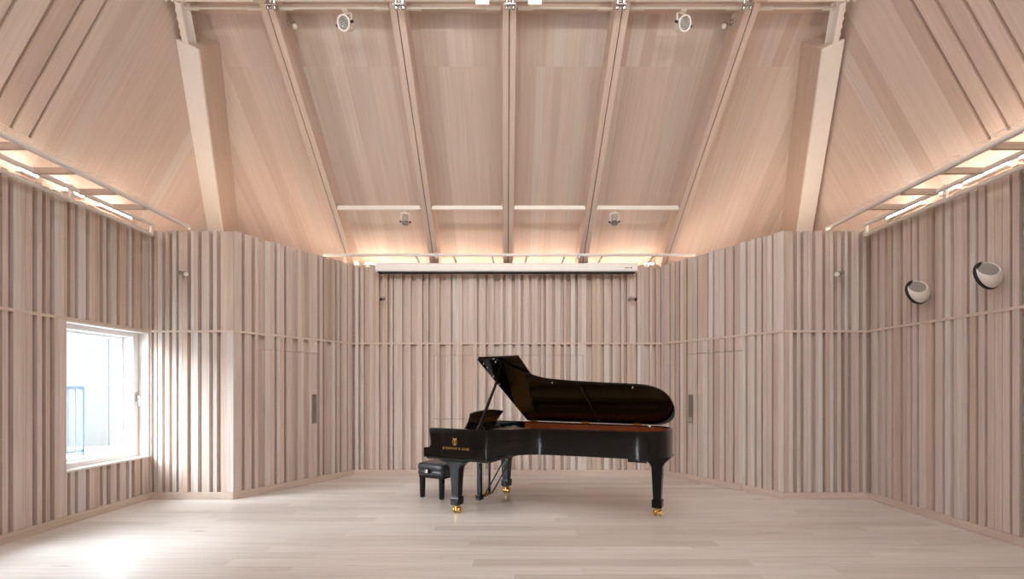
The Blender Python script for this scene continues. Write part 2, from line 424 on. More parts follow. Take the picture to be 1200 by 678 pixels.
# side slopes, boards along the slope, raised boards with grooves nearer the camera
slope_len=math.hypot(1,MS)
def side_roof(sgn,name,grooves,x_plane):
    mb=MB()
    def pt(k,Y,lift=0):
        q=V((sgn*xs(k),Y,H+k)); nn=V((-sgn*MS,0,-1)).normalized(); return q+nn*lift
    ymax=yb(KLOW); 
    def kcap(Y): return min(KT,CB-M_*Y+.25)
    # smooth boards from the last groove to the hip
    Y=max(g for g in grooves)
    ys=[Y]
    while Y<ymax-.001:
        Y=min(ymax,Y+random.choice((.2,.26,.32,.16))); ys.append(Y)
    for a,b in zip(ys,ys[1:]):
        ka,kb=kcap(a),kcap(b)
        ru,rv=random.random()*40,random.random()*40
        mb.face([pt(KLOW,a),pt(KLOW,b),pt(max(kb,KLOW),b),pt(max(ka,KLOW),a)],random.random(),0,[(ru,rv),(ru+b-a,rv),(ru+b-a,rv+(kb-KLOW)*1.15),(ru,rv+(ka-KLOW)*1.15)])
    # field behind the grooves
    a=max(grooves); y0=YR
    ru,rv=random.random()*40,random.random()*40
    mb.face([pt(KLOW,y0,-.03),pt(KLOW,a,-.03),pt(KT,a,-.03),pt(KT,y0,-.03)],.85,0,[(ru,rv),(ru+a-y0,rv),(ru+a-y0,rv+4),(ru,rv+4)])
    mb.face([pt(KLOW,a,-.03),pt(KLOW,a,0),pt(KT,a,0),pt(KT,a,-.03)],.85)
    KE=2.477
    gs=sorted(grooves); y=gs[0]
    while y>1.5: y-=random.choice((.17,.2,.23)); gs.insert(0,y)
    gw=.034
    for a,b in zip([YR]+gs,gs):
        a2=a+gw if a!=YR else a
        w=b-a2
        nn=V((-sgn*MS,0,-1)).normalized()
        up=V((-sgn*1/MS,0,1))
        mb.box(pt(KE,a2,-.029),V((0,w,0)),nn*.029,up*(KT-KE))
    # lower closing board
    for a,b in zip([YR]+gs[::2],gs[::2]+[gs[-1]]):
        if b-a<.01: continue
        mb.box(pt(KLOW,a,-.029),V((0,b-a,0)),V((-sgn*MS,0,-1)).normalized()*.029,V((-sgn*1/MS,0,1))*(KE-KLOW))
    return struct(mb.build(name,ROOFW,recalc=False))
side_roof(-1,'ceiling_left',[4.16,4.40,4.60,4.78,4.95],0)
side_roof(1,'ceiling_right',[4.27,4.44,4.635,4.82,5.01],0)
# flat top
mb=MB(); t=xs(KT)
mb.face([(-t-.1,YR,H+KT),(t+.1,YR,H+KT),(t+.1,yb(KT)+.1,H+KT),(-t-.1,yb(KT)+.1,H+KT)],.3)
mb.face([(-t-.2,YR,H+KT+.09),(t+.2,YR,H+KT+.09),(t+.2,yb(KT)+.2,H+KT+.09),(-t-.2,yb(KT)+.2,H+KT+.09)],.3)
struct(mb.build('ceiling',ROOFW,recalc=False))
# ledges that close the cove behind the wall linings
ZC=H+KLOW; xo=xs(KLOW); yo=yb(KLOW)
mb=MB()
def slab(pts):
    mb.rings([[V((x,y,ZC-.03)) for x,y in pts],[V((x,y,ZC)) for x,y in pts]],smooth=False,tone=.5)
slab([(-xo,YR),(XL-.12,YR),(XL-.12,YS+.12),(-xo,YS+.12)])
slab([(-xo,YS+.12),(A0.x-.05,YS+.12),(A1.x-.08,YB+.12),(A1.x-.08,yo),(-xo,yo)])
slab([(A1.x-.08,YB+.12),(B0.x+.08,YB+.12),(B0.x+.08,yo),(A1.x-.08,yo)])
slab([(B0.x+.08,YB+.12),(B1.x+.05,YS+.12),(xo,YS+.12),(xo,yo),(B0.x+.08,yo)])
slab([(XR+.12,YR),(xo,YR),(xo,YS+.12),(XR+.12,YS+.12)])
struct(mb.build('trim_cove_ledge',TRIMW))
# added unseen cover over the boarding, keeps sky light from leaking in
mb=MB(); o=.14
mb.face([(-5.6,yb(KLOW-.2)+o,H+KLOW-.2),(5.6,yb(KLOW-.2)+o,H+KLOW-.2),(5.6,yb(KT+.1)+o,H+KT+.1),(-5.6,yb(KT+.1)+o,H+KT+.1)])
for sg in (-1,1):
    mb.face([(sg*(xs(KLOW-.2)+.08),YR-.2,H+KLOW-.2),(sg*(xs(KLOW-.2)+.08),9.2,H+KLOW-.2),(sg*(xs(KT+.1)+.08),9.2,H+KT+.1),(sg*(xs(KT+.1)+.08),YR-.2,H+KT+.1)])
struct(mb.build('ceiling_light_cover',CONC,recalc=False))
# outer shell
mb=MB()
def shell(x0,x1,y0,y1,z0,z1): mb.bx(x0,x1,y0,y1,z0,z1,.5)
xw=-xo-.0
for a,b,c,d_ in ((YR,W2Y0,-.2,ZC+.05),(W2Y1,WY0,-.2,ZC+.05),(YS,yo+.1,-.2,ZC+.05)): shell(xw-.1,xw+.001,a,b,c,d_)
for a,b in ((W2Y0,W2Y1),(WY0,YS)): shell(xw-.1,xw+.001,a,b,-.2,WZ0-.02); shell(xw-.1,xw+.001,a,b,WZ1+.0,ZC+.05)
shell(xo-.001,xo+.12,YR,yo+.1,-.2,ZC+.05); shell(-xo-.1,xo+.1,yo-.001,yo+.12,-.2,ZC+.05)
struct(mb.build('wall_outer',CONC))
# wall behind the camera
RX0,RX1=-2.3,-1.3
mb=MB()
x=-xo
while x<xo:
    w=random.choice((.09,.12,.16)); a_,b_=x,min(xo,x+w-.02); x+=w
    if b_<RX0 or a_>RX1: mb.bx(a_,b_,YR-.06,YR,0,ZC)
    else: mb.bx(a_,b_,YR-.06,YR,0,.35); mb.bx(a_,b_,YR-.06,YR,2.7,ZC)
for x0,x1,z0,z1 in ((-xo-.1,RX0,-.2,ZC),(RX1,xo+.1,-.2,ZC),(RX0,RX1,-.2,.35),(RX0,RX1,2.7,ZC)): mb.bx(x0,x1,YR-.2,YR-.061,z0,z1,.9)
t=xs(KT)
mb.rings([[V((-xo-.1,yy,ZC)),V((xo+.1,yy,ZC)),V((t+.1,yy,H+KT+.1)),V((-t-.1,yy,H+KT+.1))] for yy in (YR-.2,YR)],smooth=False)
struct(mb.build('wall_rear',WALLW))
q=MB()
for x0,x1,z0,z1 in ((RX0,RX0+.06,.35,2.7),(RX1-.06,RX1,.35,2.7),(RX0+.06,RX1-.06,.35,.43),(RX0+.06,RX1-.06,2.62,2.7)): q.bx(x0,x1,YR-.18,YR-.08,z0,z1)
w4=struct(q.build('added_rear_window',WFRAME)); q=MB(); q.bx(RX0+.06,RX1-.06,YR-.135,YR-.129,.43,2.62); q.build('pane',GLASS,w4)  # added unseen rear window, put in for highlights on the piano rim

# ------------------------------------------------------------------ left window
def window(name,y0,y1,z0,z1,handle=True):
    xi=XL; xf=-4.84; xg=-4.985
    f=MB()
    # lining boards of the reveal
    f.bx(xf,xi+.012,y0-.001,y1+.0,z0-.022,z0,.1); f.bx(xf,xi-.001,y0-.001,y1,z1-.02,z1,.1)
    f.bx(xf,xi-.001,y0-.018,y0,z0,z1,.1); f.bx(xf,xi+.001,y1-.018,y1+.02,z0,z1-.02,.0)
    root=struct(f.build(name,LININGW))
    def fr(nm,x0,x1,m,w0,w1,wb,wt,par,o=0):
        q=MB(); a,b,c,d=y0+o-.001,y1-.018-o+.001,z0+o-.001,z1-.02-o+.001
        q.bx(x0,x1,a,a+w0,c,d); q.bx(x0,x1,b-w1,b,c,d)
        q.bx(x0,x1,a+w0,b-w1,c,c+wb); q.bx(x0,x1,a+w0,b-w1,d-wt,d)
        return q.build(nm,m,par,bevel=.003)
    fr('window_frame',xg-.08,xf,WFRAME,.06,.085,.055,.055,root)
    fr('sash',xg-.03,xg+.02,WFRAME,.09,.115,.085,.085,root)
    q=MB(); q.bx(xg-.002,xg+.004,y0+.085,y1-.13,z0+.08,z1-.10); q.build('pane',GLASS,root)
    if handle:
        q=MB(); hy=y1-.055; hz=1.33
        q.bx(xf-.0,xf+.008,hy-.012,hy+.012,hz-.06,hz+.06); q.cyl((xf+.008,hy,hz),(xf+.045,hy,hz),.008,n=10); q.bar((xf+.045,hy,hz+.008),(xf+.045,hy,hz-.11),.014,.012,(1,0,0))
        q.build('window_handle',CHROME,root,bevel=.002)
    return root
window('window_1',WY0,WY1,WZ0,WZ1)
window('added_left_window',W2Y0,W2Y1,WZ0,WZ1,False)  # added second window, out of view, for daylight on the left floor

# outside: balcony railing, paving, opposite building
r=empty('balcony_railing',(-6.3,6.3,.45),'blue-grey balcony railing outside the left window','railing')
q=MB(); y0,y1=-.9,.80
q.bar((0,y0,1.0),(0,y1,1.0),.05,.04); q.build('top_rail',RAILM,r)
q=MB(); q.bar((0,y0,.08),(0,y1,.08),.03,.03); q.build('bottom_rail',RAILM,r)
for i in range(15):
    q=MB(); yy=y0+(y1-y0)*i/14; q.bar((0,yy,0 if i%7==0 else .09),(0,yy,.98),.03 if i%7==0 else .014,.03 if i%7==0 else .014,(0,1,0)); q.build('post' if i%7==0 else 'baluster',RAILM,r)
q=MB(); q.bx(-8.2,xw-.1,4.5,8.2,.25,.45); o=struct(q.build('floor_balcony',CONC))
q=MB(); q.bx(-40,xw-.1,-40,30,-.6,-.4); q.bx(xw-.1,20,-40,YR-.3,-.6,-.4); o=struct(q.build('ground',FACADE))
bl=MB()
for i in range(14):
    bl.bx(-13.2,-13.0+.02*(i%2),-2+i*1.6,-2+i*1.6+1.58,-.4,3.2)
o=rebase(bl.build('opposite_building',FACADE)); tag(o,'pale panelled facade seen faintly through the left window','building')

# ------------------------------------------------------------------ rafters
def ksoff(y): return y
rtop=[314.6,465.5,597,729,880.6]; rbot=[404.5,507,595.5,685,785]
rl=['roof rafter nearest the left white hip beam','roof rafter between the left large lamp and the middle rafter','middle roof rafter running straight up the back slope','roof rafter between the middle rafter and the right large lamp','roof rafter nearest the right white hip beam']
nB_=V((0,M_,1)).normalized()      # up-out normal of the back slope
def soff(px,py,c=CR):
    rr=(PY0-py)/F; Y=c/(rr+M_); return P(px,py,Y)
raf=[]
for i in range(5):
    a=soff(rtop[i],14); b=soff(rbot[i],295); d=(b-a).normalized()
    p0=a-d*.28; p1=b+d*.42
    depth=(CB-CR)/math.hypot(1,M_)+.02
    e=empty('roof_rafter',p1,'pale wood '+rl[i],'rafter','rafters of the back slope')
    x=d.cross(nB_).normalized()
    if x.x<0: x=-x
    for sgn,nm,t in ((-1,'left_half',.35),(1,'right_half',.05)):
        q=MB(); w=.072
        o0=p0-p1+(x*(.005) if sgn>0 else x*(-.005-w))
        q.box(o0,x*w,nB_*depth,p1-p0,t); q.build('beam_half',BEAMW,e,bevel=.003,recalc=False)
    q=MB(); q.box(p0-p1-x*.006+nB_*.02,x*.012,nB_*(depth-.03),p1-p0,1); q.build('spacer',DARK,e,recalc=False)
    # head block and chrome connector
    q=MB(); q.box(p0-p1-x*.12-d*.02-nB_*.03,x*.24,nB_*.12,d*.20,.9); q.build('head_block',BEAMW,e,bevel=.003,recalc=False)
    q=MB(); c=P((316,467.5,597.5,728,877)[i],3.5,5.20)-p1
    for k,r in ((-.032,.017),(.0,.013),(.034,.019)): q.cyl(c+V((k,.015*abs(k)/.03,.05)),c+V((k*1.15,.03,-.045)),r,n=12)
    q.cyl(c+V((-.06,.0,-.012)),c+V((.06,.0,-.012)),.011,n=12); q.bar(c+V((0,0,0)),p0-p1+d*.12,.03,.02)
    q.build('bolt_connector',CHROME,e)
    raf.append((a,b,d,x))

# purlin at the head of the slope
q=MB(); pz=P(600,8.5,5.56).z; q.bx(-4.05,3.95,5.56,5.66,pz,pz+.10,.6); q.bx(-3.9,3.85,5.50,5.56,pz+.035,pz+.085,.2)
o=rebase(q.build('roof_purlin',BEAMW,bevel=.004)); tag(o,'tan timber purlin crossing the roof behind the white tie beam','purlin')
# white tie beam
zt=P(600,2.2,5.30).z
q=MB(); a=P(203,2,5.28).x; b=P(993,2,5.28).x
q.bx(a,b,5.24,5.30,zt,zt+.10)
for px in (565,627):
    cx=P(px,0,5.2).x; q.bx(cx-.075,cx+.075,5.225,5.238,zt-.085,zt+.03)
tie=rebase(q.build('tie_beam',WHITE,bevel=.004)); tag(tie,'long white steel beam spanning the top of the picture','beam')
# hip beams
for sgn,nm in ((-1,'left'),(1,'right')):
    if sgn<0: T=soff(219,52); B=soff(251,268)
    else: T=soff(977.5,52); B=soff(944,268)
    d=(B-T).normalized(); Bx=B+d*.35
    outn=V((sgn*MS/slope_len*1.0,0,1/slope_len)); up=(nB_*1.0-outn*.30).normalized(); up=(up-d*up.dot(d)).normalized()
    x=d.cross(up).normalized()
    if x.x<0: x=-x
    e=empty('hip_beam',Bx,'white-faced hip beam where the back slope meets the %s slope'%nm,'beam','hip beams')
    # rotate the flange so that it faces the room
    q=MB(); w=.27
    q.box(T-Bx-x*w/2,x*w,up*.03,Bx-T,.5); q.build('white_flange',WHITE,e,bevel=.004,recalc=False)
    q=MB(); q.box(T-Bx-x*(w/2-.012)+up*.031,x*(w-.024),up*.42,Bx-T,.75); q.build('timber_web',BEAMW,e,bevel=.003,recalc=False)
    # narrow steel strut up to the tie beam
    tgt=P(208 if sgn<0 else 988,3,5.30)
    q=MB(); s0=T-Bx-sgn*x*(-.03)*1+up*.02
    q.bar(s0+d*.05,tgt-Bx,.075,.012,up); q.bar(s0+d*.05+up*.05,tgt-Bx+up*.05,.012,.09,up); q.bar(s0+d*.05+up*.10,tgt-Bx+up*.10,.12,.012,up)
    q.build('steel_strut',WHITE,e,bevel=.002)
    q=MB()
    s1=tgt-Bx
    for k in range(4):
        c=s0.lerp(s1,.12+.2*k)+x*sgn*.075+up*.05
        q.cyl(c,c+x*sgn*-.04,.026,n=12); q.cyl(c+x*sgn*.012,c,.017,n=12)
    q.build('bolt_head',WHITE,e)
    q=MB(); c=s0+d*.03; q.bar(c-x*.02+up*.0,c+x*.02+up*.0,.02,.03,up); q.build('pin',DARK,e)
    # twin tie rods leaving out of the picture
    q=MB(); c=tgt-Bx
    for k in (0,.07): q.cyl(c+V((sgn*(.03+k),-.02,0)),c+V((sgn*(.26+k),-.45,.26)),.018,n=10)
    q.build('tie_rod',CREAM,e)

# lighting bars between rafters: top row and lower row
def rafx(i,Y):
    a,b,d,x=raf[i]; t=(Y-a.y)/(b.y-a.y); return a.x+(b.x-a.x)*t
def light_bar(x0,x1,Y,k,h,label,group,lower):
    e=empty('lighting_bar',((x0+x1)/2,Y,H+k),label,'lighting bar',group)
    L=(x1-x0)/2
    q=MB()
    if lower: q.bx(-L,L,-.02,.02,-.03,.03)
    else: q.cyl((-L,0,0),(L,0,0),.011,n=12)
    q.build('bar',CREAM,e,bevel=.003 if lower else 0)
    for s in (-1,1):
        q=MB()
        if lower: q.bx(s*(L-.012),s*(L),-.022,.03,.0,.075)
        else: q.bx(min(s*L,s*(L-.16)),max(s*L,s*(L-.16)),-.016,.016,-.016,.016)
        q.build('end_bracket',GREYM if lower else CREAM,e,bevel=.002)
    return e
rY=CR/((PY0-9.5)/F+M_)+.06; kk=(PY0-9.5)/F*rY
bar_names=['from the left hip to the first rafter','between first and second rafters','left of the middle rafter','right of the middle rafter','between fourth and fifth rafters','from the fifth rafter to the right hip']
xe=[P(216,9,rY).x]+[rafx(i,rY) for i in range(5)]+[P(981,9,rY).x]
for i in range(6):
    light_bar(xe[i]+(.10 if i else .0),xe[i+1]-(.10 if i<5 else 0),rY,kk,.02,'thin cream bar at the slope top '+bar_names[i],'upper lighting bars',False)
lY=CR/((PY0-243.5)/F+M_)+.02; lk=(PY0-243.5)/F*lY
lab=['low on the slope beside the leftmost rafter','low on the slope just left of the middle rafter','low on the slope just right of the middle rafter','low on the slope beside the rightmost rafter']
for i in range(4):
    light_bar(rafx(i,lY)+.085,rafx(i+1,lY)-.085,lY,lk,.05,'cream lighting bar '+lab[i],'lower lighting bars',True)

# stage lamps hanging from the bars
def lamp(name,top,drop,R,aim,label,group,depth,bodym,yaw=0):
    e=empty(name,top,label,'spotlight',group)
    q=MB(); q.bx(-.03,.03,-.025,.025,-.035,-.0125 if R>.06 else -.031); q.cyl((0,0,-.07),(0,0,-.03),.010,n=8); q.build('clamp',CREAM,e,bevel=.003)
    aim=V(aim).normalized(); c=V((0,0,-drop))
    hz=V((0,0,1)).cross(aim).normalized()
    yk=MB(); w=R*1.12; topz=-.06
    pts=[c+hz*w]+[V((0,0,topz-.01))+hz*w,V((0,0,topz))+hz*(w-.012),V((0,0,topz))-hz*(w-.012),V((0,0,topz-.01))-hz*w,c-hz*w]
    for a,b in zip(pts,pts[1:]): yk.bar(a,b,.006,.022,aim)
    yk.build('yoke',CREAM,e)
    M=Matrix.Translation(c)@aim.to_track_quat('Z','Y').to_matrix().to_4x4()
    q=MB(); q.lathe([(R*.55,-depth),(R*.75,-depth*.8),(R*.9,-depth*.25),(R*.95,depth*.2),(R*.86,depth*.2)],M,28,cap1=False); q.build('lamp_body',bodym,e)
    q=MB(); q.torus(c+aim*depth*.2,aim,R*.94,R*.11,32,10); q.build('front_ring',WHITE if depth>.1 and bodym is CREAM else bodym,e)
    q=MB(); q.lathe([(R*.9,depth*.12),(R*.9,depth*.14)],M,28); q.build('grille',GRILLE,e)
    for s in (-1,1):
        q=MB(); q.cyl(c+hz*s*(w-.005),c+hz*s*(w+.022),.014,n=10); q.build('tilt_knob',DARK,e)
    return e
tp=P(404,10.5,rY); lamp('stage_spotlight',tp,(27.5-10.5)*rY/F,.078,(-.30,-.9,-.42),'white round lamp with mesh front hanging at the top left of the slope','large stage spotlights',.13,CREAM)
tp=P(801,10.5,rY); lamp('stage_spotlight',tp,(28-10.5)*rY/F,.078,(.34,-.9,-.42),'white round lamp with mesh front hanging at the top right of the slope','large stage spotlights',.13,CREAM)
tp=P(475,245,lY); lamp('small_spotlight',V(tp),.19,.055,(.1,-.5,-.8),'small silver lamp under the bar left of the middle','small stage spotlights',.14,GREYM)
tp=P(720,245,lY); lamp('small_spotlight',V(tp),.19,.055,(-.1,-.5,-.8),'small silver lamp under the bar right of the middle','small stage spotlights',.14,GREYM)

# chrome wall brackets
def bracket(base,n,head,label,grp,s=1.0,lens=True):
    """base point on the wall, n = wall normal, head = direction of the head"""
    e=empty('chrome_bracket',base,label,'wall bracket',grp)
    n=V(n).normalized(); h=V(head).normalized()
    q=MB(); q.cyl(V((0,0,0)),n*.012*s,.030*s,n=20); q.build('wall_plate',CHROME,e,bevel=.002)
    q=MB(); q.cyl(n*.012*s,n*.07*s,.011*s,n=12); q.build('stem',CHROME,e)
    q=MB(); c=n*.075*s
    q.lathe([(.004,-.022),(.015,-.017),(.022,0),(.015,.017),(.004,.022)],Matrix.Translation(c)@Matrix.Scale(s,4),16); q.build('swivel',CHROME,e)
    q=MB(); q.cyl(c,c+h*.05*s,.010*s,n=10); q.cyl(c+h*.045*s,c+h*.115*s,.024*s,.030*s,n=18); q.build('head',CHROME,e)
    q=MB(); q.cyl(c+h*.1151*s,c+h*.118*s,.025*s,n=18); q.build('lens',DARK if lens else CREAM,e)
    return e
bracket(V((P(217,321,YS).x,YS,P(217,321,YS).z)),(0,-1,0),(.80,-.45,-.25),'chrome bracket on the left wall return above the window end','wall brackets',1.15,False)
bracket(V((P(982,321,YS).x,YS,P(982,321,YS).z)),(0,-1,0),(-.80,-.45,-.25),'chrome bracket high on the right wall return','wall brackets',1.15,False)
bracket(V((P(449.5,350,YB).x,YB,P(449.5,350,YB).z)),(0,-1,0),(.08,-.9,-.35),'small dark-nosed bracket on the back wall below the left end of the screen case','wall brackets',1.05)
bracket(V((P(738,350,YB).x,YB,P(738,350,YB).z)),(0,-1,0),(.45,-.8,-.35),'small dark-nosed bracket on the back wall below the right end of the screen case','wall brackets',1.05)
a,b,d,x=raf[0]; c=soff(336,27,CB-.12); bracket(V((rafx(0,c.y)+.085,c.y,c.z)),(1,0,-.1),(.3,-.5,-.6),'small chrome fitting on the leftmost rafter beside the large left lamp','rafter fittings',1.0,False)
c=soff(864,27,CB-.12); bracket(V((rafx(4,c.y)-.085,c.y,c.z)),(-1,0,-.1),(-.3,-.5,-.6),'small chrome fitting on the rightmost rafter beside the large right lamp','rafter fittings',1.0,False)

# ------------------------------------------------------------------ projection screen case
sy=7.80; a=P(440,308,sy); b=P(747,318,sy)
e=empty('projection_screen',((a.x+b.x)/2,sy+.06,b.z),'long white projection screen case mounted along the top of the back wall','screen case')
L=(b.x-a.x)/2; hh=a.z-b.z
q=MB(); prof=[(-.07,.02),(-.07,hh-.02),(-.055,hh),(.085,hh),(.085,0),(.0,0),(.0,.012),(-.03,.012),(-.03,0),(-.055,0)]
q.rings([[V((s*(L-.012),y,z)) for y,z in prof] for s in (-1,1)],smooth=False); q.build('case',WHITE,e,bevel=.003)
for s in (-1,1):
    q=MB(); pr=[(-.075,-.004),(-.075,hh-.015),(-.058,hh+.004),(.09,hh+.004),(.09,-.004)]
    q.rings([[V((s*(L-.012),y,z)) for y,z in pr],[V((s*L,y,z)) for y,z in pr]],smooth=False); q.build('end_cap',WHITE,e,bevel=.003)
q=MB(); q.bx(-L+.03,L-.03,-.065,.06,-.012,.0); q.build('screen_slot',DARK,e)
q=MB(); q.cyl((L-.10,-.070,hh*.42),(L-.10,-.0725,hh*.42),.012,n=14); q.bx(L-.21,L-.13,-.0725,-.070,hh*.40,hh*.46); q.build('badge',DARK,e)
for s in (-.7,.7):
    q=MB(); q.bx(s*L-.03,s*L+.03,.085,YB-sy-.06,.04,hh-.03); q.build('wall_mount',GREYM,e)

# rail on top of the back wall
ry=7.80; rz=P(600,298.6,ry).z; xa,xb=P(379,298,ry).x,P(815,298,ry).x
e=empty('curtain_rail',((xa+xb)/2,ry,ZT),'slim cream rail on short brackets above the back wall','rail')
q=MB(); q.bx(-(xb-xa)/2,(xb-xa)/2,-.02,.02,rz-ZT-.02,rz-ZT+.02); q.build('rail',CREAM,e,bevel=.003)
for px in (487,531,576,618,662,706,766):
    x=P(px,300,ry).x-(xa+xb)/2; q=MB(); q.bar((x,0,rz-ZT-.015),(x+.05*(1 if px<600 else -1),YB+.05-ry,-.015),.025,.012,(0,0,1)); q.build('bracket',CREAM,e)
for px in (512,678):
    x=P(px,300,ry).x-(xa+xb)/2; q=MB(); q.bx(x-.02,x+.02,-.03,.03,rz-ZT-.06,rz-ZT+.03); q.build('joint_clamp',GREYM,e)

# ------------------------------------------------------------------ ladder frames over the side walls
kl=2.104; zl=H+kl
for sgn,nm in ((-1,'left'),(1,'right')):
    off=0 if sgn<0 else .08
    xA,xB,xC=4.24-off*.9,4.65-off,4.66-off
    e=empty('lighting_ladder',(sgn*4.45,4.0,zl),'pale ladder-shaped steel frame hung over the %s wall'%nm,'ladder frame','ladder frames')
    ex=sgn*4.45
    y0=2.2-4.0
    ya=(6.36 if sgn<0 else 6.40)-4.0; yb_=(6.275 if sgn<0 else 6.27)-4
    for nm2,xx,z,y1,r in (('outer_rail',xA,0,ya,.024),('inner_rail',xB,0,yb_,.024),('hanging_rail',xC,-.125,yb_-.0,.020)):
        q=MB(); q.cyl((sgn*xx-ex,y0,z),(sgn*xx-ex,y1,z),r,n=14); q.build(nm2,CREAM,e)
    for yy in (2.77,3.25,3.73,4.215,4.70,5.20,5.64):
        q=MB(); q.bx(min(sgn*xA,sgn*xB)-ex,max(sgn*xA,sgn*xB)-ex,yy-4-.015,yy-4+.015,-.032,.032,.8); q.build('rung',TRIMW,e,bevel=.003)
    for yy in (2.9,4.05,5.10,6.24):
        q=MB(); q.bx(sgn*xB-ex-.016,sgn*xB-ex+.016,yy-4-.02,yy-4+.02,-.15,.035); q.cyl((sgn*xB-ex-.03*sgn,yy-4,-.06),(sgn*xB-ex+.02*sgn,yy-4,-.06),.012,n=10); q.build('clamp',CREAM,e,bevel=.003)
    q=MB()
    for k in range(4): q.cyl((sgn*(4.27-off+.05*k)-ex,y0,.10+.0*k),(sgn*(4.27-off+.05*k)-ex,2.15,.10),.0025,n=6)
    yy=y0
    while yy<2.1: q.cyl((sgn*(4.27-off)-ex,yy,.10),(sgn*(4.42-off)-ex,yy,.10),.0025,n=6); yy+=.12
    w=q.build('wire_tray',CREAM,e)

# LED strips in the coves
def led(p0,p1,label,grp,w=.05):
    p0,p1=V(p0),V(p1); m=(p0+p1)/2; e=empty('cove_light',m-V((0,0,.03)),label,'cove light',grp)
    q=MB(); q.bar(p0-m+V((0,0,.032)),p1-m+V((0,0,.032)),w,.024); q.build('diffuser',LED,e,bevel=.004)
    q=MB(); q.bar(p0-m+V((0,0,.010)),p1-m+V((0,0,.010)),w+.01,.018); q.build('housing',WHITE,e)
    return e
segL=[(4.68,4.90,'the nearest visible one'),(5.16,5.40,'the middle one'),(5.60,6.08,'the far one near the corner')]
for i,(a,b) in enumerate([(2.4,2.9),(3.1,3.6),(3.8,4.45),(4.70,4.88),(5.18,5.40),(5.60,6.08)]):
    lbl=['out of the picture nearest the camera','beyond the picture edge','at the left picture edge','short, beside the second rung','short, beside the third rung','longest, near the corner'][i]
    led((-4.80,a,3.575),(-4.80,b,3.575),'lit strip lamp above the left wall, '+lbl,'left wall cove lights')
for i,(a,b) in enumerate([(2.4,2.9),(3.1,3.6),(3.8,4.48),(4.58,5.03),(5.10,5.32),(5.56,6.07)]):
    lbl=['out of the picture nearest the camera','beyond the picture edge','at the right picture edge','long, beside the nearer round nozzle','short, in the middle','long, near the corner'][i]
    led((4.72,a,3.575),(4.72,b,3.575),'lit strip lamp above the right wall, '+lbl,'right wall cove lights')
for i in range(5):
    x0=-2.45+i*.98; led((x0,8.27,ZC+.0),(x0+.85,8.27,ZC+.0),'lit strip lamp hidden behind the top of the back wall','back wall cove lights')
for sgn in (-1,1):
    q0=V((sgn*3.78,6.62,ZC)); q1=V((sgn*2.80,8.22,ZC)); lab='left' if sgn<0 else 'right'
    led(q0.lerp(q1,.05),q0.lerp(q1,.45),'lit strip lamp behind the %s angled wall, nearer the camera'%lab,'angled wall cove lights')
    led(q0.lerp(q1,.55),q0.lerp(q1,.95),'lit strip lamp behind the %s angled wall, nearer the back'%lab,'angled wall cove lights')
    led((sgn*3.85,6.55,ZC),(sgn*4.6,6.55,ZC),'lit strip lamp behind the %s wall return'%lab,'wall return cove lights')
for x0,x1,lab in ((P(409,306,8.16).x,P(419,306,8.16).x,'left'),(P(428,306,8.16).x,P(439,306,8.16).x,'left, next to the screen case'),(P(756,306,8.16).x,P(766,306,8.16).x,'right')):
    led((x0,8.18,3.54),(x1,8.18,3.54),'short bright lamp above the back wall at the '+lab,'corner cove lamps',.035)

# ------------------------------------------------------------------ air nozzles on the right wall
def nozzle(px,py,label):
    Xc=XR-.142; Y=F*Xc/(px-PX0); z=H+(PY0-py)*Y/F
    e=empty('air_nozzle',(XR,Y,z),label,'air nozzle','air nozzles')
    a=V((.20,-.93,.24)).normalized(); t=V((-.65,.10,.76)); t=(t-a*t.dot(a)).normalized(); th=math.radians(32); n=a*math.cos(th)+t*math.sin(th)
    M=Matrix.Translation((-.142,0,0))@a.to_track_quat('Z','Y').to_matrix().to_4x4()
    q=MB(); q.lathe([(.06,-.026),(.134,-.022),(.141,-.012),(.141,.002),(.134,.008),(.06,.008)],M,48); o=q.build('seat_ring',DARK,e); o['label']='black ring behind the dome'
    q=MB(); q.cyl(V((.0,.12,0)),V((-.142,0,0))-a*.02,.018,n=20); q.cyl(V((0,.12,.0)),V((-.012,.12,0)),.04,n=24); q.build('wall_arm',DARK,e)
    bm=bmesh.new(); bmesh.ops.create_uvsphere(bm,u_segments=64,v_segments=40,radius=1)
    S=M@Matrix.Translation((0,0,.004))@Matrix.Diagonal((.131,.131,.092,1))
    bm.transform(S)
    for f in bm.faces: f.smooth=True
    c=V((-.142,0,0))+a*.004
    res=bmesh.ops.bisect_plane(bm,geom=bm.verts[:]+bm.edges[:]+bm.faces[:],plane_co=c+t*.127,plane_no=n,clear_outer=True)
    ed=[g for g in res['geom_cut'] if isinstance(g,bmesh.types.BMEdge)]
    fl_=bmesh.ops.contextual_create(bm,geom=ed)['faces']
    ins=bmesh.ops.inset_individual(bm,faces=fl_,thickness=.007,depth=-.006)
    for f in fl_: f.material_index=1; f.smooth=False
    bmesh.ops.bisect_plane(bm,geom=bm.verts[:]+bm.edges[:]+bm.faces[:],plane_co=c,plane_no=a,clear_inner=True)
    me=bpy.data.meshes.new('dome'); bm.to_mesh(me); bm.free(); me.materials.append(CREAM); me.materials.append(THROAT)
    me.set_sharp_from_angle(angle=math.radians(35))
    o=bpy.data.objects.new('dome',me); C.objects.link(o); o.parent=e; o['label']='cream dome with a grey slanted mouth'
nozzle(1074.5,342,'round cream air nozzle on the right wall, the farther and smaller-looking')
nozzle(1156.5,322.5,'round cream air nozzle on the right wall, the nearer and larger-looking')

